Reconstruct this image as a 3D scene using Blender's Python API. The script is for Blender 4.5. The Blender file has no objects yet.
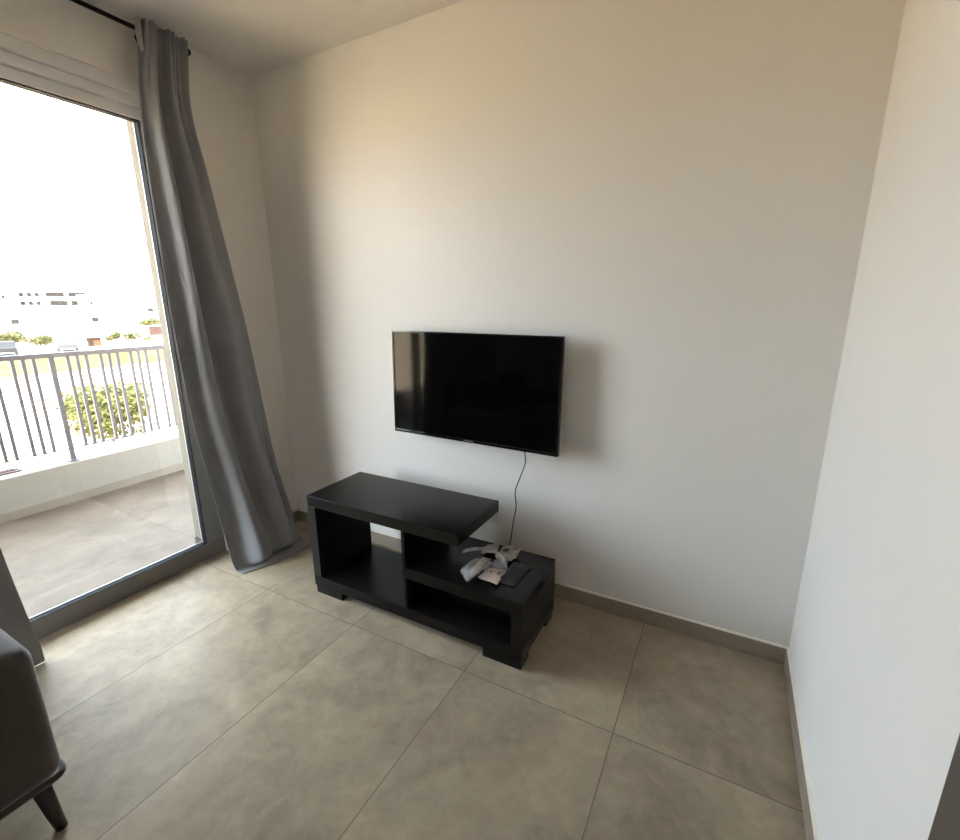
import bpy, bmesh, math, random
from mathutils import Vector, Matrix, noise
random.seed(7)
scene = bpy.context.scene
COL = scene.collection
R = math.radians

# ------------------------------------------------------------------ helpers
def link(o, parent=None):
    COL.objects.link(o)
    if parent is not None:
        o.parent = parent
    return o

def obj(name, bm, m, parent=None, smooth=False, bevel=0.0, segs=2):
    me = bpy.data.meshes.new(name)
    bmesh.ops.recalc_face_normals(bm, faces=bm.faces)
    bm.to_mesh(me); bm.free()
    ms = m if isinstance(m, (list, tuple)) else [m]
    for x in ms: me.materials.append(x)
    if smooth:
        for p in me.polygons: p.use_smooth = True
    o = bpy.data.objects.new(name, me)
    link(o, parent)
    if bevel > 0:
        b = o.modifiers.new('edge', 'BEVEL'); b.width = bevel; b.segments = segs
        b.limit_method = 'ANGLE'; b.angle_limit = R(40)
        b.harden_normals = False
    return o

def tag(o, label, cat, group=None, kind=None):
    o['label'] = label; o['category'] = cat
    if group: o['group'] = group
    if kind: o['kind'] = kind
    return o

def thing(name, label, cat, loc=(0, 0, 0), rotz=0.0, group=None):
    o = bpy.data.objects.new(name, None); o.empty_display_size = 0.1
    link(o); o.location = loc; o.rotation_euler = (0, 0, rotz)
    return tag(o, label, cat, group)

def struct(name, bm, m, parent=None, **k):
    o = obj(name, bm, m, parent, **k)
    if parent is None: o['kind'] = 'structure'
    return o

def box(bm, x0, x1, y0, y1, z0, z1, mi=0):
    v = [bm.verts.new(p) for p in ((x0,y0,z0),(x1,y0,z0),(x1,y1,z0),(x0,y1,z0),(x0,y0,z1),(x1,y0,z1),(x1,y1,z1),(x0,y1,z1))]
    fs = []
    for q in ((3,2,1,0),(4,5,6,7),(0,1,5,4),(1,2,6,5),(2,3,7,6),(3,0,4,7)):
        f = bm.faces.new([v[i] for i in q]); f.material_index = mi; fs.append(f)
    return fs

def bxm(*boxes):
    bm = bmesh.new()
    for b in boxes: box(bm, *b)
    return bm

def tube(bm, pts, r, n=10, cap=True):
    pts = [Vector(p) for p in pts]
    rs = r if isinstance(r, (list, tuple)) else [r] * len(pts)
    prev = None; up = None
    rings = []
    for i, p in enumerate(pts):
        t = (pts[min(i+1, len(pts)-1)] - pts[max(i-1, 0)]).normalized()
        if up is None:
            up = Vector((0, 0, 1)) if abs(t.z) < .9 else Vector((1, 0, 0))
        s = t.cross(up).normalized(); up = s.cross(t).normalized()
        ring = [bm.verts.new(p + (s*math.cos(2*math.pi*k/n) + up*math.sin(2*math.pi*k/n))*rs[i]) for k in range(n)]
        if prev:
            for k in range(n):
                bm.faces.new((prev[k], prev[(k+1) % n], ring[(k+1) % n], ring[k]))
        prev = ring; rings.append(ring)
    if cap:
        bm.faces.new(rings[0][::-1]); bm.faces.new(rings[-1])

def lerp(a, b, t): return a + (b - a) * t
def smooth_interp(pts, x):
    """cubic hermite (monotone-ish) through (x, value) control points"""
    if x <= pts[0][0]: return pts[0][1]
    if x >= pts[-1][0]: return pts[-1][1]
    for i in range(len(pts) - 1):
        if pts[i][0] <= x <= pts[i+1][0]:
            x0, y0 = pts[i]; x1, y1 = pts[i+1]
            def slope(j):
                a = pts[max(j-1, 0)]; b = pts[min(j+1, len(pts)-1)]
                return (b[1] - a[1]) * (1.0 / (b[0] - a[0]))
            m0, m1 = slope(i), slope(i+1); h = x1 - x0; t = (x - x0) / h
            return (y0*(2*t**3 - 3*t**2 + 1) + m0*(h*(t**3 - 2*t**2 + t)) + y1*(-2*t**3 + 3*t**2) + m1*(h*(t**3 - t**2)))

# ------------------------------------------------------------------ materials
def mat(name, color, rough=0.5, metal=0.0, spec=0.5, var=0.0, vscale=8.0, bump=0.0, bscale=60.0, sheen=0.0, coat=0.0, ior=None):
    m = bpy.data.materials.new(name); m.use_nodes = True
    nt = m.node_tree; b = nt.nodes['Principled BSDF']
    b.inputs['Base Color'].default_value = (*color, 1)
    b.inputs['Roughness'].default_value = rough
    b.inputs['Metallic'].default_value = metal
    b.inputs['Specular IOR Level'].default_value = spec
    if ior: b.inputs['IOR'].default_value = ior
    if sheen:
        b.inputs['Sheen Weight'].default_value = sheen; b.inputs['Sheen Roughness'].default_value = .4
    if coat: b.inputs['Coat Weight'].default_value = coat
    tc = nt.nodes.new('ShaderNodeTexCoord')
    n = nt.nodes.new('ShaderNodeTexNoise'); n.inputs['Scale'].default_value = vscale; n.inputs['Detail'].default_value = 5
    nt.links.new(tc.outputs['Object'], n.inputs['Vector'])
    rp = nt.nodes.new('ShaderNodeValToRGB')
    rp.color_ramp.elements[0].position = .3; rp.color_ramp.elements[1].position = .7
    rp.color_ramp.elements[0].color = (*[c*(1-var) for c in color], 1)
    rp.color_ramp.elements[1].color = (*[min(1, c*(1+var)) for c in color], 1)
    nt.links.new(n.outputs['Fac'], rp.inputs['Fac']); nt.links.new(rp.outputs['Color'], b.inputs['Base Color'])
    if bump:
        n2 = nt.nodes.new('ShaderNodeTexNoise'); n2.inputs['Scale'].default_value = bscale; n2.inputs['Detail'].default_value = 4
        nt.links.new(tc.outputs['Object'], n2.inputs['Vector'])
        bp = nt.nodes.new('ShaderNodeBump'); bp.inputs['Strength'].default_value = bump; bp.inputs['Distance'].default_value = .004
        nt.links.new(n2.outputs['Fac'], bp.inputs['Height']); nt.links.new(bp.outputs['Normal'], b.inputs['Normal'])
    return m

def tile_mat(name, x0, y0, sx, sy, base, rough=0.34, spec=.3):
    m = mat(name, base, rough, spec=spec)
    nt = m.node_tree; N = nt.nodes; Lk = nt.links; b = N['Principled BSDF']
    for n in list(N):
        if n.type in ('TEX_NOISE', 'VALTORGB'): N.remove(n)
    tc = [n for n in N if n.type == 'TEX_COORD'][0]
    sep = N.new('ShaderNodeSeparateXYZ'); Lk.new(tc.outputs['Object'], sep.inputs[0])
    def M(op, a, c=None, clamp=False):
        n = N.new('ShaderNodeMath'); n.operation = op; n.use_clamp = clamp
        for i, v in enumerate((a, c)):
            if v is None: continue
            if isinstance(v, (int, float)): n.inputs[i].default_value = v
            else: Lk.new(v, n.inputs[i])
        return n.outputs[0]
    dx = M('PINGPONG', M('SUBTRACT', sep.outputs[0], x0), sx/2)
    dy = M('PINGPONG', M('SUBTRACT', sep.outputs[1], y0), sy/2)
    d = M('MINIMUM', dx, dy)
    g = M('LESS_THAN', d, .0016)
    # cloudy concrete look: three noise layers, shifted from tile to tile
    ix = M('FLOOR', M('DIVIDE', M('SUBTRACT', sep.outputs[0], x0), sx))
    iy = M('FLOOR', M('DIVIDE', M('SUBTRACT', sep.outputs[1], y0), sy))
    cb = N.new('ShaderNodeCombineXYZ'); Lk.new(M('MULTIPLY', ix, 3.7), cb.inputs[0]); Lk.new(M('MULTIPLY', iy, 5.3), cb.inputs[1]); Lk.new(M('ADD', ix, iy), cb.inputs[2])
    ad = N.new('ShaderNodeVectorMath'); ad.operation = 'ADD'; Lk.new(tc.outputs['Object'], ad.inputs[0]); Lk.new(cb.outputs[0], ad.inputs[1])
    def noise_(sc, det, dist, rough=.55):
        n = N.new('ShaderNodeTexNoise'); n.inputs['Scale'].default_value = sc; n.inputs['Detail'].default_value = det
        n.inputs['Roughness'].default_value = rough; n.inputs['Distortion'].default_value = dist
        Lk.new(ad.outputs[0], n.inputs['Vector']); return n.outputs['Fac']
    a1 = noise_(3.0, 7, .6); a2 = noise_(16, 9, .3, .72); a3 = noise_(4.5, 8, 1.2, .65)
    rp = N.new('ShaderNodeValToRGB'); cr = rp.color_ramp
    cr.elements[0].position = .36; cr.elements[0].color = (*[c*.76 for c in base], 1)
    cr.elements[1].position = .66; cr.elements[1].color = (*[c*1.32 for c in base], 1)
    Lk.new(M('ADD', M('MULTIPLY', a1, .62), M('MULTIPLY', a2, .38)), rp.inputs['Fac'])
    vr = N.new('ShaderNodeValToRGB'); ce = vr.color_ramp
    ce.elements[0].position = .50; ce.elements[0].color = (0, 0, 0, 1); ce.elements[1].position = .80; ce.elements[1].color = (1, 1, 1, 1)
    Lk.new(a3, vr.inputs['Fac'])
    mx = N.new('ShaderNodeMixRGB'); mx.inputs['Color2'].default_value = (*[min(1, c*1.6) for c in base], 1)
    Lk.new(M('MULTIPLY', vr.outputs['Color'], .55), mx.inputs['Fac']); Lk.new(rp.outputs['Color'], mx.inputs['Color1'])
    gm = N.new('ShaderNodeMixRGB'); gm.inputs['Color2'].default_value = (*[c*.5 for c in base], 1)
    Lk.new(g, gm.inputs['Fac']); Lk.new(mx.outputs['Color'], gm.inputs['Color1'])
    Lk.new(gm.outputs['Color'], b.inputs['Base Color'])
    Lk.new(M('ADD', M('MULTIPLY', a2, .16), rough - .08), b.inputs['Roughness'])
    bp = N.new('ShaderNodeBump'); bp.inputs['Strength'].default_value = .08; bp.inputs['Distance'].default_value = .002
    Lk.new(M('SUBTRACT', a2, M('MULTIPLY', g, 1.5)), bp.inputs['Height']); Lk.new(bp.outputs['Normal'], b.inputs['Normal'])
    return m

def glass_mat(name, tint=(.97, .98, .975)):
    m = bpy.data.materials.new(name); m.use_nodes = True
    nt = m.node_tree; nt.nodes.clear()
    out = nt.nodes.new('ShaderNodeOutputMaterial'); mix = nt.nodes.new('ShaderNodeMixShader')
    tr = nt.nodes.new('ShaderNodeBsdfTransparent'); tr.inputs[0].default_value = (*tint, 1)
    gl = nt.nodes.new('ShaderNodeBsdfGlossy'); gl.inputs['Roughness'].default_value = 0.01
    ge = nt.nodes.new('ShaderNodeNewGeometry'); dt = nt.nodes.new('ShaderNodeVectorMath'); dt.operation = 'DOT_PRODUCT'
    nt.links.new(ge.outputs['Normal'], dt.inputs[0]); nt.links.new(ge.outputs['Incoming'], dt.inputs[1])
    def M(op, a, b):
        n = nt.nodes.new('ShaderNodeMath'); n.operation = op
        for i, v in enumerate((a, b)):
            if isinstance(v, (int, float)): n.inputs[i].default_value = v
            else: nt.links.new(v, n.inputs[i])
        return n.outputs[0]
    # thin pane: same reflectance seen from either face
    fr = M('ADD', M('MULTIPLY', M('POWER', M('SUBTRACT', 1.0, M('ABSOLUTE', dt.outputs['Value'], 0)), 5.0), .9), .035)
    nt.links.new(fr, mix.inputs[0]); nt.links.new(tr.outputs[0], mix.inputs[1]); nt.links.new(gl.outputs[0], mix.inputs[2])
    nt.links.new(mix.outputs[0], out.inputs[0]); return m

def film_mat(name, lo=.04, hi=.30, bump=.9):
    m = bpy.data.materials.new(name); m.use_nodes = True
    nt = m.node_tree; b = nt.nodes['Principled BSDF']
    b.inputs['Base Color'].default_value = (.85, .87, .9, 1); b.inputs['Roughness'].default_value = .10
    b.inputs['Specular IOR Level'].default_value = .9
    out = [n for n in nt.nodes if n.type == 'OUTPUT_MATERIAL'][0]
    tr = nt.nodes.new('ShaderNodeBsdfTransparent'); mix = nt.nodes.new('ShaderNodeMixShader')
    tc = nt.nodes.new('ShaderNodeTexCoord'); n = nt.nodes.new('ShaderNodeTexNoise'); n.inputs['Scale'].default_value = 45; n.inputs['Detail'].default_value = 3
    nt.links.new(tc.outputs['Object'], n.inputs['Vector'])
    bp = nt.nodes.new('ShaderNodeBump'); bp.inputs['Strength'].default_value = bump; bp.inputs['Distance'].default_value = .01
    nt.links.new(n.outputs['Fac'], bp.inputs['Height']); nt.links.new(bp.outputs['Normal'], b.inputs['Normal'])
    rp = nt.nodes.new('ShaderNodeValToRGB'); rp.color_ramp.elements[0].color = (lo, lo, lo, 1); rp.color_ramp.elements[1].color = (hi, hi, hi, 1)
    nt.links.new(n.outputs['Fac'], rp.inputs['Fac']); nt.links.new(rp.outputs['Color'], mix.inputs[0])
    nt.links.new(tr.outputs[0], mix.inputs[1]); nt.links.new(b.outputs[0], mix.inputs[2]); nt.links.new(mix.outputs[0], out.inputs[0])
    return m

WALL = mat('wall_paint', (.74, .705, .655), .7, var=.012, vscale=3, bump=.12, bscale=140)
CEIL = mat('ceiling_paint', (.735, .70, .65), .8, var=.01, bump=.08, bscale=120)
EXTW = mat('exterior_render', (.115, .098, .070), .85, var=.03, vscale=20, bump=.35, bscale=160)
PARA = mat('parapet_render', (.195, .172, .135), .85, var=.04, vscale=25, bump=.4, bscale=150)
TILE = tile_mat('floor_tile', .5227, -.6572, .6, 1.2, (.29, .236, .168), .34, .05)
BTILE = tile_mat('balcony_tile', -.52, -.50, .6, 1.2, (.090, .070, .051), .5, .06)
SKIRT = mat('skirting_tile', (.265, .22, .168), .42, var=.08, vscale=14)
CAULK = mat('white_caulk', (.84, .78, .66), .6, var=.02)
ALU = mat('anthracite_aluminium', (.175, .162, .138), .45, .05, var=.03)
GASK = mat('black_gasket', (.006, .006, .007), .7, spec=.08)
BEAD = mat('light_glazing_bead', (.30, .30, .30), .35, .1)
BOXW = mat('shutter_box_white', (.72, .70, .68), .6, var=.01)
GLASS = glass_mat('clear_glass'); FILL_GLASS = glass_mat('tinted_fill_glass', (.62, .62, .60))
BLACKWOOD = mat('black_brown_laminate', (.006, .0056, .0052), .24, spec=.2, var=.15, vscale=30)
BLACKWOOD2 = mat('black_brown_laminate_edge', (.0075, .007, .0065), .38, spec=.25, var=.15, vscale=30)
TVB = mat('gloss_black_plastic', (.005, .005, .005), .08, spec=.5)
TVBACK = mat('matt_black_plastic', (.012, .012, .012), .55)
SCREEN = mat('screen_glass', (.0012, .0012, .0014), .07, spec=.13)
STEEL = mat('bracket_steel', (.05, .05, .05), .45, .7)
CORD = mat('black_cable', (.012, .012, .012), .5)
WHITEP = mat('white_plastic', (.64, .63, .60), .35)
FABR = mat('grey_curtain_fabric', (.225, .226, .234), .46, spec=.5, var=.07, vscale=6, bump=.25, bscale=500, sheen=.25)
LINING = mat('pale_hem_tape', (.36, .35, .34), .8, var=.03)
RODM = mat('black_rod_metal', (.012, .011, .011), .4, .5)
SOFA = mat('taupe_sofa_fabric', (.066, .055, .045), .8, spec=.25, var=.1, vscale=90, bump=.4, bscale=420, sheen=.6)
DARKLEG = mat('dark_stained_wood', (.018, .011, .009), .38, var=.25, vscale=25)
DOORM = mat('dark_taupe_door', (.082, .066, .050), .55, var=.06, vscale=18)
HANDLE = mat('brushed_handle', (.45, .44, .42), .35, .9)
RAIL = mat('grey_painted_steel', (.056, .049, .055), .6, 0, var=.03)
REDP = mat('red_plastic', (.07, .013, .015), .4)
PAPER = mat('cream_paper', (.40, .345, .275), .7, var=.12, vscale=25)
PAPER2 = mat('pinkish_paper', (.40, .335, .285), .65, var=.18, vscale=30)
PAPER3 = mat('grey_cream_paper', (.34, .305, .25), .7, var=.2, vscale=22)
INK = mat('red_print', (.35, .07, .06), .6)
DINK = mat('dark_print', (.06, .05, .05), .6)
POUCH = mat('dark_grey_film', (.030, .030, .034), .33, spec=.5, var=.5, vscale=40, bump=.6, bscale=50)
FILM = film_mat('clear_plastic_film', .10, .42); NECK = film_mat('creased_plastic_film', .15, .70, .35)
GROUND = mat('pale_dry_ground', (.60, .445, .28), .9, var=.1, vscale=.3)
FIELD = mat('dry_yellow_field', (.046, .042, .022), .9, spec=0, var=.25, vscale=.25)
ROADM = mat('road_asphalt', (.30, .29, .28), .85, spec=0, var=.08, vscale=.5)
SHRUB_SHADE = mat('painted_shrub_shadow', (.016, .0125, .011), .9, spec=0, var=.5, vscale=6)  # dark colour standing in for shade below the shrub
def leafy(m, k=.5):
    nt = m.node_tree; b = nt.nodes['Principled BSDF']; out = [n for n in nt.nodes if n.type == 'OUTPUT_MATERIAL'][0]
    t_ = nt.nodes.new('ShaderNodeBsdfTranslucent'); mx = nt.nodes.new('ShaderNodeMixShader'); mx.inputs[0].default_value = k
    src = b.inputs['Base Color'].links[0].from_socket
    nt.links.new(src, t_.inputs[0]); nt.links.new(b.outputs[0], mx.inputs[1]); nt.links.new(t_.outputs[0], mx.inputs[2]); nt.links.new(mx.outputs[0], out.inputs[0])
    b.inputs['Specular IOR Level'].default_value = .1
    return m
LEAF = mat('bush_leaves', (.066, .068, .024), .6, var=.25, vscale=5); leafy(LEAF)
LEAF2 = mat('tree_leaves', (.056, .058, .023), .6, var=.3, vscale=1.5); leafy(LEAF2)
BARK = mat('bark', (.12, .09, .06), .85, var=.2)
BLDW = mat('building_white', (.74, .72, .70), .8, var=.03, vscale=.3)
BLDC = mat('building_cream', (.70, .64, .54), .8, var=.03, vscale=.3)
WIN = mat('building_window', (.012, .0115, .0115), .9, spec=.05, var=.1)
TERRA = mat('terracotta_paint', (.055, .028, .018), .8, spec=0, var=.12, vscale=1)
BROWNW = mat('brown_wall', (.030, .019, .017), .8, spec=0, var=.1, vscale=1)
CARW = mat('car_paint_silver', (.03, .03, .032), .6, spec=.1)
CARD = mat('car_paint_dark', (.012, .012, .013), .6, spec=.1)
TYRE = mat('tyre_rubber', (.02, .02, .02), .8)

# ------------------------------------------------------------------ room dimensions (metres)
W, H = 2.882, 2.704           # right wall, ceiling height
BH = .0766                    # skirting height
YB = -4.6                     # wall behind the camera
WY0, WY1, WT = -2.86, -.50, 2.46   # balcony door opening in the left wall

struct('floor', bxm((-.30, W+.2, YB-.2, .2, -.2, 0)), TILE)
struct('ceiling', bxm((-.30, W+.2, YB-.2, .2, H, H+.22)), CEIL)
struct('wall_back', bxm((-.30, W+.2, 0, .2, 0, H)), WALL)
struct('wall_right', bxm((W, W+.2, YB, 0, 0, H)), WALL)
FX0, FX1, FZ0, FZ1 = 1.50, 2.15, 1.35, 2.05     # invented small window behind the camera, added for fill light
struct('wall_front', bxm((-.30, FX0, YB-.2, YB, 0, H), (FX1, W+.2, YB-.2, YB, 0, H), (FX0, FX1, YB-.2, YB, 0, FZ0), (FX0, FX1, YB-.2, YB, FZ1, H)), WALL)
# left wall with the door opening; its outer skin is a separate rendered shell
bm = bxm((-.20, 0, WY1, 0, 0, H), (-.20, 0, YB, WY0, 0, H), (-.20, 0, WY0, WY1, WT, H))
struct('wall_left', bm, WALL)
bm = bxm((-.30, -.20, WY1-.04, 0, 0, H), (-.30, -.20, YB, WY0+.04, 0, H), (-.30, -.20, WY0+.04, WY1-.04, 2.43, H),
         (-.20, -.116, WY1-.04, WY1, 0, 2.43), (-.20, -.116, WY0, WY0+.04, 0, 2.43))
struct('wall_exterior', bm, EXTW)

def skirting(name, b, axis):
    bm = bmesh.new(); box(bm, *b)
    x0, x1, y0, y1, z0, z1 = b
    o = struct(name, bm, SKIRT, bevel=.001, segs=1)
    e = .0015
    struct('caulk_line', bxm((x0+(e if axis=='x+' else 0), x1-(e if axis=='x-' else 0), y0+(e if axis=='y' else 0), y1, z1, z1+.006)), CAULK, parent=o)
    return o
T = .010
skirting('baseboard_back', (0, W, -T, 0, 0, BH), 'y')
skirting('baseboard_right', (W-T, W, -1.268, -T, 0, BH), 'x+')
skirting('baseboard_left', (0, T, WY1, -T, 0, BH), 'x-')

# door on the right wall, close to the camera
d = bpy.data.objects.new('door_1', None); link(d); d['kind'] = 'structure'; d.location = (W, -1.272, 0)
obj('door_frame', bxm((-.016, .0, -.075, 0, 0, 2.14), (-.016, 0, -1.06, -.985, 0, 2.14), (-.016, 0, -.985, -.075, 2.065, 2.14)), DOORM, d, bevel=.002)
leaf = obj('door_leaf', bxm((-.008, 0, -.985, -.075, .006, 2.065)), DOORM, d, bevel=.0015)
bm = bmesh.new(); tube(bm, [(-.008, -.14, 1.02), (-.05, -.14, 1.02), (-.052, -.16, 1.02), (-.052, -.26, 1.02)], .009, 10)
obj('door_handle', bm, HANDLE, leaf, smooth=True)

# ------------------------------------------------------------------ sliding balcony door (window_1)
w = bpy.data.objects.new('window_1', None); link(w); w['kind'] = 'structure'; w.location = (-.062, WY1, 0)
ya, yb = WY0-WY1, 0.0         # local extent
gl0, gl1, gz0, gz1 = -1.13, -.106, .094, 2.318
F = .056
obj('window_frame', bxm((-F, 0, ya, yb, 0, gz0), (-F, 0, gl1, yb, gz0, gz1+.02), (-F, 0, ya, ya+.115, gz0, gz1+.02)), ALU, w, bevel=.002)
for k, (g0, g1, name) in enumerate(((gl0, gl1, 'fixed_leaf'), (ya+.115, gl0-.07, 'sliding_leaf'))):
    s0 = obj('sash_stile', bxm((-F, -.001, g0-.07, g0, gz0, gz1+.02)), ALU, w, bevel=.002) if k == 0 else None
    gp = obj('glass_pane', bxm((-.036, -.032, g0, g1, gz0, gz1)), GLASS, w)
    obj('frame_gasket', bxm((-.030, -.002, g0, g1, gz0, gz0+.003), (-.030, -.002, g1-.004, g1, gz0, gz1), (-.030, -.002, g0, g0+.004, gz0, gz1), (-.030, -.002, g0, g1, gz1-.006, gz1)), GASK, gp)
    obj('glazing_bead', bxm((-.042, -.036, g0, g1, gz0, gz0+.006), (-.042, -.036, g1-.006, g1, gz0, gz1), (-.042, -.036, g0, g0+.006, gz0, gz1), (-.042, -.036, g0, g1, gz1-.006, gz1)), BEAD, gp)
# white roller shutter casing stepping down from the lintel to the glass
obj('shutter_box', bxm((-F, .050, ya, yb, 2.410, WT), (-F, .030, ya, yb, 2.366, 2.408), (-F, .008, ya, yb, gz1, 2.364)), BOXW, w, bevel=.003)

w2 = bpy.data.objects.new('added_fill_window', None); link(w2); w2['kind'] = 'structure'; w2.location = (FX0, YB-.10, FZ0)  # unseen window, added only to let in soft frontal fill
fw_, fh_ = FX1-FX0, FZ1-FZ0
obj('window_frame', bxm((0, fw_, 0, .05, 0, .045), (0, fw_, 0, .05, fh_-.045, fh_), (0, .045, 0, .05, .045, fh_-.045), (fw_-.045, fw_, 0, .05, .045, fh_-.045)), ALU, w2, bevel=.002)
obj('glass_pane', bxm((.045, fw_-.045, .022, .026, .045, fh_-.045)), FILL_GLASS, w2)

# ------------------------------------------------------------------ balcony
struct('balcony_floor', bxm((-2.04, -.30, -4.6, 3.2, -.2, -.004)), BTILE)
PX = -1.808
# unseen eaves, added to cut steep sky light near the door
struct('sky_blocking_eaves', bxm((-1.65, -.30, -4.9, 3.2, 3.02, 3.24)), EXTW)
struct('sun_blocking_roof', bxm((-.30, W+.2, YB-.2, 3.2, H+.22, 5.6)), EXTW)  # unseen block, kept tall so the balcony stays out of the sun
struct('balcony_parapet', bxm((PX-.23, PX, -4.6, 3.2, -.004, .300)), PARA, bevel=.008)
struct('balcony_skirting', bxm((PX, PX+.009, -4.6, 3.2, -.004, .058)), mat('balcony_skirting_tile', (.15, .118, .084), .6, var=.05))
struct('exterior_skirting', bxm((-.300, -.130, WY1-.048, WY1-.04, -.004, .05)), mat('exterior_skirting_tile', (.04, .035, .028), .5, var=.05))

rl = thing('balcony_railing', 'grey steel railing with thin upright bars on the white balcony parapet', 'railing', (PX-.06, -.515, .300))
y0r, y1r = -1.62, 1.72
obj('top_rail', bxm((-.022, .022, y0r, y1r, .798, .832)), RAIL, rl, bevel=.004)
obj('bottom_rail', bxm((-.008, .008, y0r, y1r, .095, .103)), RAIL, rl)
def bar(y):
    return obj('bar', bxm((-.010, .010, y-.010, y+.010, .103, .798)), RAIL, rl)
bars = []
for g in range(8):
    for k in range(3): bars.append(.098 + .2112*g + .0577*k)
for g in range(7):
    for k in range(3): bars.append(-.101 - .2112*g - .0577*k)
bars = [b for b in bars if y0r < b < y1r - .02 and abs(b + 1.2) > .03 and abs(b - 1.2) > .03]
b0 = None
for yv in bars:
    if b0 is None: b0 = bar(0.0); b0.location.y = yv
    else:
        c = b0.copy(); c.location.y = yv; link(c, rl)
def post(y):
    p = obj('post', bxm((-.013, .013, y-.016, y+.016, .004, .798)), RAIL, rl, bevel=.002)
    bm = bmesh.new(); tube(bm, [(0, y, 0), (0, y, .006), (0, y, .014)], [.042, .040, .022], 16)
    obj('base_flange', bm, RAIL, p)
for yv in (0.0, -1.2, 1.2): post(yv)

# red plastic clothes hangers lying on the parapet
hg = thing('clothes_hanger', 'red plastic hanger lying on the white balcony parapet', 'clothes hanger', (PX-.15, -.86, .300))
bm = bmesh.new()
tube(bm, [(-.03, -.17, .006), (.03, -.16, .008), (.045, .03, .008), (.03, .055, .008), (-.01, .052, .008), (-.03, .02, .008), (-.03, -.17, .006)], .006, 8)
tube(bm, [(.012, -.17, .018), (.028, .02, .018), (.015, .045, .018), (-.012, .03, .018), (-.012, -.17, .018)], .006, 8)
obj('hanger_body', bm, REDP, hg, smooth=True)
bm = bmesh.new(); tube(bm, [(.02, .05, .008), (.03, .085, .010), (.05, .10, .010), (.066, .092, .008)], .003, 8)
obj('hook', bm, STEEL, hg, smooth=True)

# ------------------------------------------------------------------ television on its wall bracket
TC = Vector((1.437, -.090, 1.0535))
tv = thing('television', 'black flat screen television mounted on the white wall above the black stand', 'tv', TC)
tv.rotation_euler = Matrix((( math.cos(R(-.64)), -math.sin(R(-.64)), 0), (math.sin(R(-.64)), math.cos(R(-.64)), 0), (0, 0, 1))).to_3x3().to_euler()
rot = Matrix.Rotation(R(-.64), 3, 'Z') @ Matrix.Rotation(R(.84), 3, 'X').inverted() @ Matrix.Rotation(R(.5), 3, 'Y')
tv.rotation_euler = rot.to_euler()
hw, hh, bz = .4675, .270, .012
obj('bezel', bxm((-hw, hw, -.004, .022, hh-bz, hh), (-hw, hw, -.004, .022, -hh, -hh+bz+.006), (-hw, -hw+bz, -.004, .022, -hh+bz+.006, hh-bz), (hw-bz, hw, -.004, .022, -hh+bz+.006, hh-bz)), TVB, tv, bevel=.004, segs=3)
obj('screen', bxm((-hw+bz, hw-bz, .001, .010, -hh+bz+.006, hh-bz)), SCREEN, tv)
bm = bxm((-hw+.006, hw-.006, .010, .028, -hh+.006, hh-.006), (-.30, .30, .028, .050, -.20, .16))
obj('back_cover', bm, TVBACK, tv, bevel=.008)
br = obj('wall_bracket', bxm((-.13, .13, .050, .056, -.12, .12), (-.03, .03, .056, .078, -.035, .035)), STEEL, tv, bevel=.002)
obj('wall_plate', bxm((-.07, .07, .076, .086, -.11, .11)), STEEL, br, bevel=.002)
obj('maker_mark', bxm((-.028, .028, -.0048, -.004, -.2635, -.2575)), mat('grey_badge', (.16, .16, .165), .3, .5), tv)
# power cord: drops from the underside to the floor behind the stand
bm = bmesh.new()
cp = [(0.0, Vector((1.722, -.068, .84))), (.10, Vector((1.725, -.066, .777))), (.22, Vector((1.728, -.062, .715))), (.35, Vector((1.703, -.058, .640))),
      (.5, Vector((1.674, -.055, .552))), (.62, Vector((1.679, -.052, .476))), (.78, Vector((1.661, -.048, .373))), (.92, Vector((1.643, -.045, .253))), (1.0, Vector((1.60, -.045, .12))), (1.1, Vector((1.55, -.06, .01)))]
pts = [smooth_interp(cp, i/60*1.1) for i in range(61)]
inv = Matrix.LocRotScale(TC, rot.to_quaternion(), None).inverted()
tube(bm, [inv @ q for q in pts], .0030, 8)
cd = obj('power_cord', bm, CORD, tv, smooth=True); cd['label'] = 'thin black power cord'

# wall socket half hidden by the upper slab of the stand
ol = thing('wall_outlet', 'white square wall outlet half hidden behind the upper slab of the black stand', 'outlet', (1.513, 0, .378))
obj('plate', bxm((-.042, .042, -.009, 0, -.042, .042)), WHITEP, ol, bevel=.003)
bm = bmesh.new(); tube(bm, [(0, -.0112, 0), (0, -.008, 0)], .022, 24); obj('socket', bm, WHITEP, ol)

# ------------------------------------------------------------------ black stepped tv stand
st = thing('tv_stand', 'black stepped tv stand with open compartments standing on the tiled floor', 'tv stand', (.763, -.55, 0))
Lw, Dp, Ht, t, xs, h2, pt = 1.168, .384, .541, .054, .876, .310, .050
G = .0012
obj('top_slab', bxm((0, xs, 0, Dp, Ht-t, Ht)), BLACKWOOD, st, bevel=.0018)
obj('left_panel', bxm((0, pt, .0006, Dp, .100+G, Ht-t-G*.3)), BLACKWOOD2, st, bevel=.0012)
obj('divider', bxm((.580, .596, .001, Dp, .100, Ht-t)), BLACKWOOD, st, bevel=.0008)
obj('lower_shelf', bxm((.596, Lw, 0, Dp, h2-t, h2)), BLACKWOOD, st, bevel=.0018)
obj('right_panel', bxm((Lw-pt, Lw, .0006, Dp, .100+G*2, h2-t-G*.3)), BLACKWOOD2, st, bevel=.0012)
obj('bottom_board', bxm((0, Lw, 0, Dp, .044, .100)), BLACKWOOD, st, bevel=.0018)
for fx0, fx1 in ((.006, .182), (Lw-.182, Lw-.006)):
    for fy0, fy1 in ((.004, .09), (Dp-.08, Dp-.004)):
        obj('foot', bxm((fx0, fx1, fy0, fy1, 0, .044)), BLACKWOOD2, st, bevel=.001)

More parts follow.
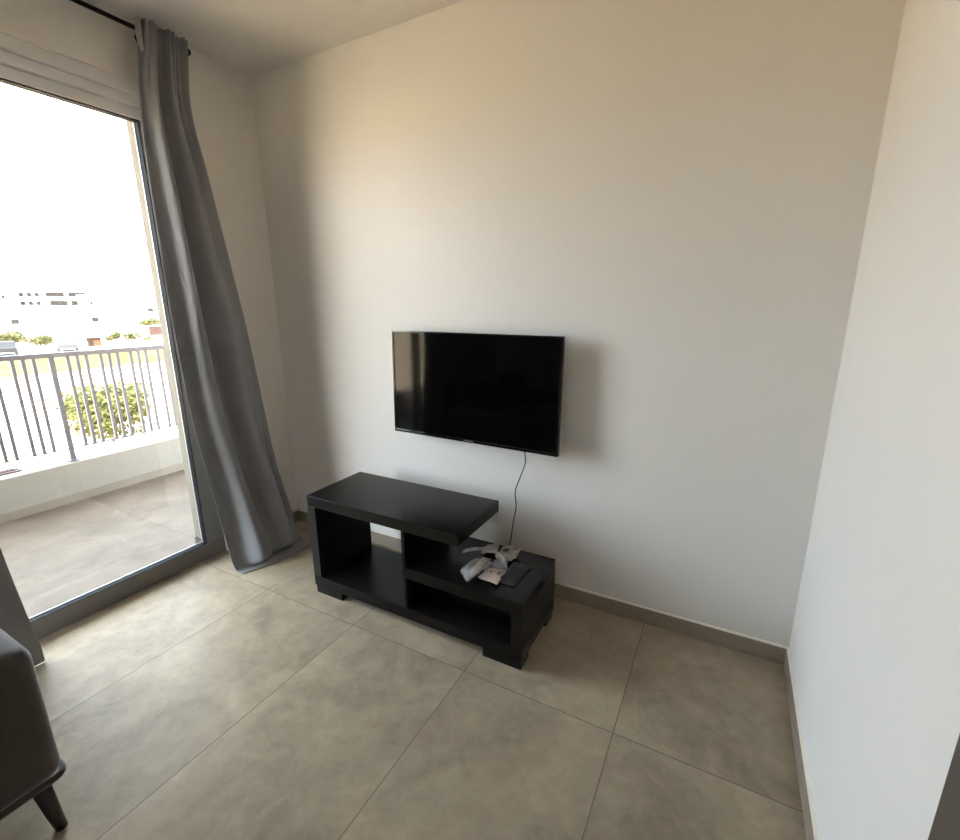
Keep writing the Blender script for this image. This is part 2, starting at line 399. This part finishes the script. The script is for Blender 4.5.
# ------------------------------------------------------------------ papers and plastic bags on the lower shelf
zs = h2
def sheet(poly, z0, z1=None, thick=.004, wrinkle=.0, n=8, tilt=(0, 0)):
    """a quad booklet / bag: corners a,b,c,d in the plane, bilinear grid with wrinkles and thickness"""
    a, b, c, dd = [Vector((*p, 0)) for p in poly]
    bm = bmesh.new(); G = []
    off = random.random() * 50
    for s in range(2):
        rows = []
        for i in range(n+1):
            row = []
            for j in range(n+1):
                u, v = i/n, j/n
                p = a.lerp(b, u).lerp(dd.lerp(c, u), v)
                e = min(u, 1-u, v, 1-v)
                h = thick * (min(1, e*6)**.5 if s else 0)
                wv = wrinkle * (noise.noise(Vector((p.x*38+off, p.y*38, 1.3))) + .55*noise.noise(Vector((p.x*90, p.y*90+off, .2))))
                z = z0 + tilt[0]*u + tilt[1]*v + max(0, wv + wrinkle*.6) + h
                row.append(bm.verts.new((p.x, p.y, z)))
            rows.append(row)
        G.append(rows)
    for s in range(2):
        for i in range(n):
            for j in range(n):
                q = (G[s][i][j], G[s][i+1][j], G[s][i+1][j+1], G[s][i][j+1])
                bm.faces.new(q if s else q[::-1])
    for i in range(n):
        for (r0, r1) in (((i, 0), (i+1, 0)), ((i, n), (i+1, n)), ((0, i), (0, i+1)), ((n, i), (n, i+1))):
            bm.faces.new((G[0][r0[0]][r0[1]], G[0][r1[0]][r1[1]], G[1][r1[0]][r1[1]], G[1][r0[0]][r0[1]]))
    return bm

def centred(bm, c):
    for v in bm.verts: v.co -= Vector(c)
    return bm

# dark grey film pouch, at the right end
c = (1.815, -.37, zs)
o = thing('plastic_pouch', 'dark grey plastic pouch under the right end of the booklet pile', 'pouch', c)
obj('pouch_body', centred(sheet([(1.775, -.462), (1.852, -.460), (1.862, -.285), (1.775, -.285)], zs+.0006, thick=.016, wrinkle=.004, n=14), c), POUCH, o, smooth=True)
# papers at the back
c = (1.68, -.25, zs)
o = thing('folded_leaflet', 'crumpled cream leaflet at the back of the pile by the cord', 'leaflet', c)
obj('left_fold', centred(sheet([(1.603, -.285), (1.690, -.300), (1.668, -.215), (1.600, -.205)], zs+.0006, thick=.004, wrinkle=.016, n=10, tilt=(.012, .004)), c), PAPER3, o)
obj('right_fold', centred(sheet([(1.685, -.305), (1.776, -.305), (1.785, -.222), (1.690, -.200)], zs+.0006, thick=.005, wrinkle=.018, n=10, tilt=(.010, .010)), c), PAPER3, o)
pr = obj('print_blot', centred(sheet([(1.700, -.262), (1.728, -.265), (1.733, -.235), (1.705, -.230)], zs+.030, thick=.0006, wrinkle=.002, n=4), c), DINK, o)
# front booklet
c = (1.735, -.43, zs)
o = thing('instruction_booklet', 'pinkish white booklet at the front of the pile on the black shelf', 'booklet', c)
obj('cover', centred(sheet([(1.684, -.470), (1.790, -.490), (1.782, -.375), (1.695, -.390)], zs+.0006, thick=.007, wrinkle=.003, n=10, tilt=(.010, .006)), c), PAPER2, o)
obj('print_mark', centred(sheet([(1.722, -.432), (1.734, -.434), (1.736, -.416), (1.725, -.414)], zs+.0185, thick=.0006, n=3), c), INK, o)
obj('barcode_patch', centred(sheet([(1.762, -.440), (1.770, -.442), (1.772, -.412), (1.765, -.411)], zs+.0235, thick=.0006, n=3), c), DINK, o)
# bagged packet on the left
c = (1.65, -.42, zs)
o = thing('bagged_booklet', 'cream booklet inside a clear plastic bag at the left of the pile', 'bagged booklet', c)
obj('booklet', centred(sheet([(1.628, -.475), (1.668, -.490), (1.690, -.340), (1.640, -.335)], zs+.003, thick=.006, wrinkle=.003, n=8, tilt=(.004, .014)), c), PAPER, o)
obj('clear_bag', centred(sheet([(1.600, -.470), (1.668, -.530), (1.708, -.362), (1.625, -.352)], zs+.0006, thick=.018, wrinkle=.010, n=18, tilt=(.004, .010)), c), FILM, o)
# twisted clear bag lying over everything
c = (1.68, -.35, zs)
o = thing('plastic_bag', 'shiny twisted clear plastic bag lying across the pile of booklets', 'plastic bag', c)
bm = bmesh.new()
line = [(0, Vector((1.556, -.360, .350))), (.2, Vector((1.605, -.338, .362))), (.5, Vector((1.690, -.344, .382))), (.75, Vector((1.745, -.358, .374))), (1.0, Vector((1.790, -.395, .346)))]
rows = []
NB = 60
for i in range(NB+1):
    s = i/NB; p = smooth_interp(line, s)
    wd = .005 + .011*abs(math.sin(s*9+.6)) + .004*s; ht = .005 + .003*math.sin(s*23)
    tw = s*3.2 + .6*math.sin(s*12)
    row = []
    for k in range(14):
        a = 2*math.pi*k/14
        y_, z_ = math.cos(a)*wd, math.sin(a)*ht + .004*math.sin(3*a + s*30)
        y2, z2 = y_*math.cos(tw*.4) - z_*math.sin(tw*.4), y_*math.sin(tw*.4)*.4 + z_*math.cos(tw*.4)
        row.append(bm.verts.new((p.x + .15*y2, p.y + y2, max(zs+.001, p.z + z2))))
    rows.append(row)
for i in range(NB):
    for k in range(14):
        bm.faces.new((rows[i][k], rows[i][(k+1) % 14], rows[i+1][(k+1) % 14], rows[i+1][k]))
obj('twisted_neck', centred(bm, c), NECK, o, smooth=True)
obj('loose_film', centred(sheet([(1.714, -.405), (1.778, -.418), (1.780, -.330), (1.716, -.315)], zs+.026, thick=.004, wrinkle=.013, n=20, tilt=(.004, .008)), c), FILM, o, smooth=True)

# ------------------------------------------------------------------ curtains
def curtain_mesh(rows, fold, top_gather=True, nu=110, nv=150, seed=0):
    """rows: (v, left point, right point, fold amplitude, belly) from the heading down to the hem"""
    Ls = [(r[0], Vector(r[1])) for r in rows]; Rs = [(r[0], Vector(r[2])) for r in rows]
    As = [(r[0], r[3]) for r in rows]; Bs = [(r[0], r[4]) for r in rows]
    bm = bmesh.new(); grid = []
    for j in range(nv+1):
        v = j/nv
        l, r_ = smooth_interp(Ls, v), smooth_interp(Rs, v)
        a, b = smooth_interp(As, v), smooth_interp(Bs, v)
        ch = (r_ - l); n = Vector((ch.y, -ch.x, 0)).normalized()
        row = []
        for i in range(nu+1):
            u = i/nu
            uu = u + .018*math.sin(v*5 + u*6 + seed) * (1 if 0 < u < 1 else 0) * min(1, u*8, (1-u)*8)
            off = smooth_interp(fold(v), uu) * a * 1.3
            if top_gather:
                g = max(0, 1 - v/.20)
                off += g*.011*math.sin(u*2*math.pi*9 + seed)
            p = l + ch*u + n*(off + b*math.sin(math.pi*u))
            # soft irregular waviness of real cloth
            p += n * .006 * noise.noise(Vector((u*5, v*7, seed))) * min(1, a*30)
            p.z = max(p.z, .004)
            p.x = max(p.x, .012)
            row.append(bm.verts.new(p))
        grid.append(row)
    for j in range(nv):
        for i in range(nu):
            bm.faces.new((grid[j][i], grid[j][i+1], grid[j+1][i+1], grid[j+1][i]))
    return bm

FOLD_T = [(0, -.2), (.08, .0), (.19, 1.0), (.29, .2), (.38, -.9), (.50, .2), (.60, .8), (.68, .0), (.76, -.8), (.86, .2), (.93, .3), (1, -.4)]
FOLD_M = [(0, -.2), (.10, -.45), (.175, 1.0), (.24, .55), (.33, .1), (.43, -1.1), (.55, -.35), (.66, .45), (.75, .35), (.84, .15), (.93, .1), (1, -.5)]
FOLD_B = [(0, -.1), (.08, -.5), (.15, -.4), (.24, 1.0), (.32, .75), (.40, .2), (.50, -.9), (.60, .0), (.70, .65), (.80, .1), (.88, -.5), (.94, .1), (1, -.4)]
def fold_right(v):
    if v < .5: w_ = v/.5; A, B = FOLD_T, FOLD_M
    else: w_ = min(1, (v-.5)/.4); A, B = FOLD_M, FOLD_B
    xs_ = [i/24 for i in range(25)]
    return [(x, lerp(smooth_interp(A, x), smooth_interp(B, x), w_)) for x in xs_]
_cache = {}
def fr(v):
    k = round(v, 3)
    if k not in _cache: _cache[k] = fold_right(v)
    return _cache[k]

ct = thing('curtain', 'grey floor length curtain gathered at the corner beside the black stand', 'curtain', (.10, -.55, 0))
rows = [
    (0.00, (.122, -.640, 2.672), (.120, -.428, 2.672), .015, .004),
    (0.10, (.104, -.672, 2.390), (.095, -.432, 2.395), .026, .006),
    (0.22, (.090, -.676, 2.100), (.066, -.363, 2.100), .040, .010),
    (0.42, (.100, -.682, 1.580), (.062, -.275, 1.550), .046, .010),
    (0.56, (.110, -.685, 1.243), (.070, -.243, 1.240), .048, .012),
    (0.70, (.125, -.674, .882), (.086, -.215, .830), .050, .015),
    (0.82, (.145, -.650, .540), (.108, -.190, .480), .052, .025),
    (0.90, (.170, -.634, .250), (.150, -.166, .210), .050, .055),
    (0.935, (.196, -.632, .095), (.190, -.174, .080), .048, .085),
    (0.952, (.212, -.631, .040), (.215, -.180, .034), .036, .075),
    (0.966, (.228, -.630, .008), (.240, -.186, .008), .012, .026),
    (1.00, (.280, -.624, .004), (.362, -.221, .004), .002, .026)]
cb = curtain_mesh(rows, fr, seed=1.7, nu=130, nv=190)
for v_ in cb.verts: v_.co -= Vector((.10, -.55, 0))
panel = obj('cloth_panel', cb, FABR, ct, smooth=True)
so = panel.modifiers.new('cloth', 'SOLIDIFY'); so.thickness = .002; so.offset = 0
bm = bmesh.new()
for k in range(1):
    pts_ = [(.128-.10, -.645+.55, 2.668 - .006*i) for i in range(22)]
    rr = []
    for i, p in enumerate(pts_):
        wd = .014*math.sin(math.pi*min(1, (i+2)/24))
        rr.append((bm.verts.new((p[0]-.010, p[1]-wd, p[2])), bm.verts.new((p[0]+.016, p[1]-.002, p[2]))))
    for i in range(21): bm.faces.new((rr[i][0], rr[i][1], rr[i+1][1], rr[i+1][0]))
he = obj('heading_tape', bm, LINING, ct); he['label'] = 'pale heading tape at the top edge'
s2 = he.modifiers.new('t', 'SOLIDIFY'); s2.thickness = .002

FOLD_L = [(i/20, math.sin(16*(i/240) + 40*(i/240)**3 + .4)) for i in range(241)]
ct2 = thing('curtain', 'grey curtain hanging behind the taupe sofa at the left edge of the balcony door', 'curtain', (.09, -1.60, 0))
rows = [
    (0.00, (.130, -2.90, 2.680), (.130, -1.58, 2.680), .018, .0),
    (0.15, (.110, -2.90, 2.300), (.105, -1.56, 2.300), .028, .0),
    (0.45, (.090, -2.90, 1.500), (.085, -1.51, 1.500), .036, .0),
    (0.78, (.080, -2.90, .600), (.080, -1.478, .600), .036, .0),
    (0.92, (.080, -2.90, .220), (.080, -1.455, .240), .036, .0),
    (0.97, (.080, -2.90, .070), (.080, -1.440, .090), .036, .0),
    (1.00, (.080, -2.90, .004), (.085, -1.440, .004), .036, .0)]
cb = curtain_mesh(rows, lambda v: FOLD_L, seed=4.1, nu=280, nv=90)
for v_ in cb.verts: v_.co -= Vector((.09, -1.60, 0))
p2 = obj('cloth_panel', cb, FABR, ct2, smooth=True)
so = p2.modifiers.new('cloth', 'SOLIDIFY'); so.thickness = .002; so.offset = 0

rd = thing('curtain_rod', 'thin black curtain rod just below the ceiling above the balcony door', 'curtain rod', (.080, -1.2, 2.645))
bm = bmesh.new(); tube(bm, [(0, -1.80, 0), (0, .79, 0)], .0095, 14); obj('rod', bm, RODM, rd, smooth=True)
for e in (-1.80, .785):
    bm = bmesh.new(); tube(bm, [(0, e-.004, 0), (0, e, 0), (0, e+.014, 0), (0, e+.020, 0)], [.008, .015, .015, .008], 16); obj('finial', bm, RODM, rd, smooth=True)
for yv in (-1.75, -.25, .62):
    bm = bmesh.new(); tube(bm, [(-.080, yv, .0), (-.0095, yv, .0)], .006, 10); tube(bm, [(-.080, yv, 0), (-.074, yv, 0)], .02, 16); obj('bracket', bm, RODM, rd)

# ------------------------------------------------------------------ sofa beside the window
sf = thing('sofa', 'dark taupe fabric sofa on tapered wooden legs at the lower left corner', 'sofa', (.56, -2.5, 0))
def rbox(b, r, segs=5):
    bm = bmesh.new(); box(bm, *b)
    bmesh.ops.bevel(bm, geom=list(bm.edges), offset=r, segments=segs, profile=.5, affect='EDGES')
    return bm
x0s, x1s = -.395, .432
arm_y = ((.66, .84), (-.84, -.66))
for a0, a1 in arm_y:
    arm = obj('armrest', rbox((x0s, x1s, a0, a1, .150, .578), .045), SOFA, sf, smooth=True)
    bm = bmesh.new()
    e = .004
    cxr = .03
    loop = [(x1s-.004, a0+.01, .158)] + [(x1s-.004-cxr+cxr*math.cos(q), a1-.004-cxr+cxr*math.sin(q), .158) for q in [i_*math.pi/16 for i_ in range(9)]] + [(x0s+.04, a1-.004, .158)]
    tube(bm, loop, .010, 10); obj('piping', bm, SOFA, arm, smooth=True)
obj('seat_base', rbox((x0s, x1s-.02, -.66, .66, .150, .30), .02, 3), SOFA, sf, smooth=True)
for yv in (-.33, .33):
    obj('seat_cushion', rbox((x0s+.2, x1s+.0, yv-.325, yv+.325, .30, .44), .045), SOFA, sf, smooth=True)
    obj('back_cushion', rbox((x0s+.06, x0s+.25, yv-.325, yv+.325, .44, .80), .06), SOFA, sf, smooth=True)
obj('backrest', rbox((x0s, x0s+.12, -.84, .84, .30, .80), .05), SOFA, sf, smooth=True)
for sx, sy in ((1, 1), (1, -1), (-1, 1), (-1, -1)):
    bm = bmesh.new()
    ox = 0 if sx > 0 else .06
    tube(bm, [(sx*.408+ox, sy*.782, .156), (sx*.424+ox, sy*.790, .06), (sx*.435+ox, sy*.796, 0)], [.022, .0175, .0135], 16)
    obj('leg', bm, DARKLEG, sf, smooth=True)

# ------------------------------------------------------------------ outside
GZ = -3.2
struct('ground', bxm((-700, 30, -400, 500, GZ-.5, GZ)), GROUND)
struct('field', bxm((-60.5, -42, -40, 90, GZ, GZ+.03)), FIELD)
struct('road', bxm((-65.2, -62, -60, 120, GZ, GZ+.04)), ROADM)

def foliage(n, rx, rz, size, cz, seed, lumps=9):
    rnd = random.Random(seed); bm = bmesh.new()
    cs = []
    for _ in range(lumps):
        a = rnd.uniform(0, 2*math.pi); e = rnd.uniform(-.5, 1)
        cs.append((Vector((math.cos(a)*rx*.5, math.sin(a)*rx*.5, cz + e*rz*.5)), rnd.uniform(.45, .65)))
    for _ in range(n):
        c_, q = rnd.choice(cs)
        d_ = Vector((rnd.gauss(0, 1), rnd.gauss(0, 1), rnd.gauss(0, 1))).normalized()
        rr_ = rnd.uniform(.55, 1)**.5
        p = c_ + Vector((d_.x*rx*q, d_.y*rx*q, d_.z*rz*q))*rr_
        if p.z < .06: p.z = .06 + rnd.random()*.15
        nn = (d_ + Vector((rnd.gauss(0, .5), rnd.gauss(0, .5), rnd.gauss(0, .5) + .3))).normalized()
        t1 = nn.orthogonal().normalized(); t1 = Matrix.Rotation(rnd.uniform(0, 6.28), 3, nn) @ t1; t2 = nn.cross(t1)
        s = size*rnd.uniform(.6, 1.3)
        vs = [bm.verts.new(p + t1*(s*a_) + t2*(s*b_)) for a_, b_ in ((-1, 0), (0, -.45), (1, 0), (0, .45))]
        bm.faces.new(vs)
    return bm
bs = thing('shrub', 'round leafy green shrub on the pale ground just beyond the balcony railing', 'shrub', (-16.6, 5.75, GZ))
f_ = obj('foliage', foliage(5200, 1.30, 1.15, .10, 1.04, 3, 13), LEAF, bs)
bm = bmesh.new()
for a in range(5):
    tube(bm, [(0, 0, 0), (.12*math.cos(a*1.3), .12*math.sin(a*1.3), .5), (.5*math.cos(a*1.3), .5*math.sin(a*1.3), 1.3)], [.05, .035, .015], 7)
obj('stem', bm, BARK, bs)
bm = bmesh.new()
for i in range(1):
    vs = [bm.verts.new((1.05*math.cos(k/24*6.283)*(1+.12*math.sin(k*2.1)), 1.9*math.sin(k/24*6.283)*(1+.12*math.cos(k*1.7)), 0)) for k in range(24)]
    top = [bm.verts.new((v.co.x*.9, v.co.y*.9, .02)) for v in vs]
    bm.faces.new(top)
    for k in range(24): bm.faces.new((vs[k], vs[(k+1) % 24], top[(k+1) % 24], top[k]))
so_ = obj('painted_shrub_shadow', bm, SHRUB_SHADE); so_.location = (-14.2, 5.6, GZ); tag(so_, 'dark painted shadow patch under the round shrub', 'painted shadow', kind='stuff')  # thin dark disc painted as the shrub's shadow on the ground

def tree(label, x, y, h, r, seed, n=900, m=LEAF2):
    o = thing('tree', label, 'tree', (x, y, GZ), 0, 'trees along the road')
    obj('crown', foliage(n, r, h*.45, max(.10, r*.13), h*.58, seed, 7), m, o)
    bm = bmesh.new(); tube(bm, [(0, 0, 0), (.03, .02, h*.3), (0, .05, h*.6)], [.09, .07, .04], 7); obj('trunk', bm, BARK, o)
tree('wide green roadside tree at the left edge of the view', -69.3, 19.2, 2.2, 1.5, 11)
tree('low green tree right of the wide roadside tree', -69.8, 22.0, 1.7, 1.3, 12)
tree('double crowned green tree above the middle of the railing', -67.6, 28.5, 1.95, .95, 13)
tree('green tree touching the double crowned tree beyond the railing', -67.0, 30.6, 1.9, 1.0, 14)
tree('small green bush right of the double crowned tree', -69.2, 33.4, .9, .6, 15, 400)
tree('flat green tree on the skyline near the window jamb', -146, 74.0, 5.6, 3.6, 16, 700)
tree('lower green tree below the skyline tree near the window jamb', -117, 58.5, 2.4, 2.8, 17, 600)

def building(label, x, y, w_, dpt, h, m, rz, wins, name='building', group='distant town buildings'):
    """rz turns the front (local +x) towards the viewer; wins: (y0, y1, z0, z1) window strips on the front"""
    o = thing(name, label, 'building', (x, y, GZ), rz, group)
    obj('walls', bxm((-dpt, 0, -w_/2, w_/2, 0, h)), m, o)
    obj('roof_parapet', bxm((-dpt-.15, .15, -w_/2-.15, w_/2+.15, h, h+.5)), m, o)
    for (a, b, c_, d_) in wins:
        obj('window', bxm((-.05, .06, a, b, c_, d_)), WIN, o)
    return o
rzv = R(-20)
ws = [(-13 + 2.2*i, -11.6 + 2.2*i, 6.0, 7.5) for i in range(6)] + [(-13 + 2.2*i, -11.6 + 2.2*i, 9.3, 10.8) for i in range(6)]
building('long white apartment block with two rows of windows on the skyline', -238, 81.6, 31, 12, 13.0, BLDW, R(-19), ws + [(2, 7.4, 5.9, 7.8), (8.4, 13.5, 5.9, 7.8), (1.2, 6.8, 9.2, 11.1), (8, 13.5, 9.2, 11.1)])
building('low white house with a dark window left of the long block', -150, 44, 12, 9, 4.8, BLDW, R(-18), [(-1.2, 2.4, 2.9, 4.0), (-5, -4, 3, 4)])
building('white house with a dark square window right of the long block', -224, 92.5, 9, 8, 9.5, BLDW, R(-20), [(-1.2, 1.2, 6.0, 7.6)])
building('white house with small windows in the middle of the town', -185, 62, 14, 9, 4.6, BLDC, R(-18), [(-4, -1.4, 2.6, 3.6), (2, 4, 2.4, 3.4)])
building('pale house with two dark openings above the double crowned tree', -170, 77, 13, 9, 6.2, BLDW, R(-22), [(-3.6, -2.2, 3.3, 4.4), (0, 1.2, 4.2, 5.2)])
building('white house with a wide flat roof near the window jamb', -128, 62.5, 9, 7, 4.6, BLDW, R(-22), [(1, 2.2, 3.8, 4.6)])
building('pale row house behind the wide roadside tree', -120, 33, 18, 8, 3.9, BLDW, R(-16), [(-3, -1, 1.8, 2.8), (2, 3.2, 1.8, 2.8)])
building('cream row house behind the orange shed', -118, 48.4, 11, 8, 3.8, BLDC, R(-20), [(-1, .2, 1.8, 2.8)])
building('tall white house on the left edge of the skyline', -232, 66, 13, 9, 11.5, BLDW, R(-16), [(-1.6, -.6, 8.3, 9.6), (2, 3, 8.3, 9.6)])
sh = thing('shed', 'orange roadside shed with a flat dark roof left of the double crowned tree', 'shed', (-68.2, 26.8, GZ), R(-20))
obj('walls', bxm((-1.5, 0, -.75, .65, 0, .95)), TERRA, sh); obj('roof', bxm((-1.6, .2, -.85, .75, .95, 1.05)), WIN, sh)
obj('doorway', bxm((-.02, .03, -.6, -.15, 0, .75)), WIN, sh)
sh = thing('shed', 'pale brick roadside shed left of the orange shed', 'shed', (-68.6, 24.6, GZ), R(-20))
obj('walls', bxm((-1.5, 0, -.7, .6, 0, .9)), BLDC, sh); obj('roof', bxm((-1.6, .2, -.8, .7, .9, 1.03)), TERRA, sh)
obj('doorway', bxm((-.02, .03, -.4, .1, 0, .65)), BROWNW, sh)
bw = obj('boundary_wall', bxm((-.3, 0, -1.6, 2.2, 0, 1.6)), BROWNW); bw.location = (-86.5, 44.2, GZ); bw.rotation_euler.z = R(-22)
tag(bw, 'short brown boundary wall beyond the road near the window jamb', 'wall', kind='thing')

def car(label, x, y, rz, m):
    o = thing('car', label, 'car', (x, y, GZ+.04), rz, 'cars on the road')
    prof = [(-2.0, .3), (-2.0, .75), (-1.5, .85), (-.9, 1.35), (.6, 1.38), (1.2, .9), (1.95, .75), (2.0, .3)]
    bm = bmesh.new()
    A = [bm.verts.new((-.85, p[0], p[1])) for p in prof]; B = [bm.verts.new((.85, p[0], p[1])) for p in prof]
    bm.faces.new(A); bm.faces.new(B[::-1])
    for i in range(len(prof)): j = (i+1) % len(prof); bm.faces.new((A[i], B[i], B[j], A[j]))
    obj('body', bm, m, o)
    obj('side_window', bxm((.84, .87, -.8, .8, .92, 1.26)), WIN, o)
    for sx in (-.8, .8):
        for sy in (-1.25, 1.25):
            bm = bmesh.new(); tube(bm, [(sx-.1, sy, .31), (sx+.1, sy, .31)], .31, 14); obj('wheel', bm, TYRE, o)
car('dark grey car parked on the road at the left edge of the view', -63.6, 17.0, R(76), CARD)
car('silver car on the road below the long white block', -63.6, 22.2, R(72), CARW)

# ------------------------------------------------------------------ light
wd = bpy.data.worlds.new('sky'); scene.world = wd; wd.use_nodes = True
nt = wd.node_tree; bg = nt.nodes['Background']
bg.inputs['Color'].default_value = (.75, .865, 1.0, 1); bg.inputs['Strength'].default_value = 20.5
sun = bpy.data.lights.new('sun', 'SUN'); sun.energy = 64; sun.angle = R(.6); sun.color = (1, .93, .80)
so = bpy.data.objects.new('sun', sun); link(so)
el = R(50); az = Vector((.80, -.60, 0))
so.rotation_euler = (az*math.cos(el) + Vector((0, 0, math.sin(el)))).to_track_quat('Z', 'Y').to_euler()

# ------------------------------------------------------------------ camera
yaw, pit, rol = R(-28.4033), R(-13.8603), R(-.3623)
f = Vector((math.sin(yaw)*math.cos(pit), math.cos(yaw)*math.cos(pit), math.sin(pit)))
r0 = Vector((math.cos(yaw), -math.sin(yaw), 0)); u0 = r0.cross(f)
r2 = r0*math.cos(rol) + u0*math.sin(rol); u2 = u0*math.cos(rol) - r0*math.sin(rol)
cam = bpy.data.cameras.new('camera'); cam.sensor_width = 36; cam.lens = 461.92/960*36; cam.clip_start = .02; cam.clip_end = 2000
co = bpy.data.objects.new('camera', cam); link(co)
co.matrix_world = Matrix(((r2.x, u2.x, -f.x, 2.5402), (r2.y, u2.y, -f.y, -2.0184), (r2.z, u2.z, -f.z, 1.4477), (0, 0, 0, 1)))
scene.camera = co

vs_ = scene.view_settings
vs_.view_transform = 'Standard'; vs_.look = 'None'; vs_.gamma = 1.0; vs_.use_curve_mapping = False
vs_.exposure = 0.07
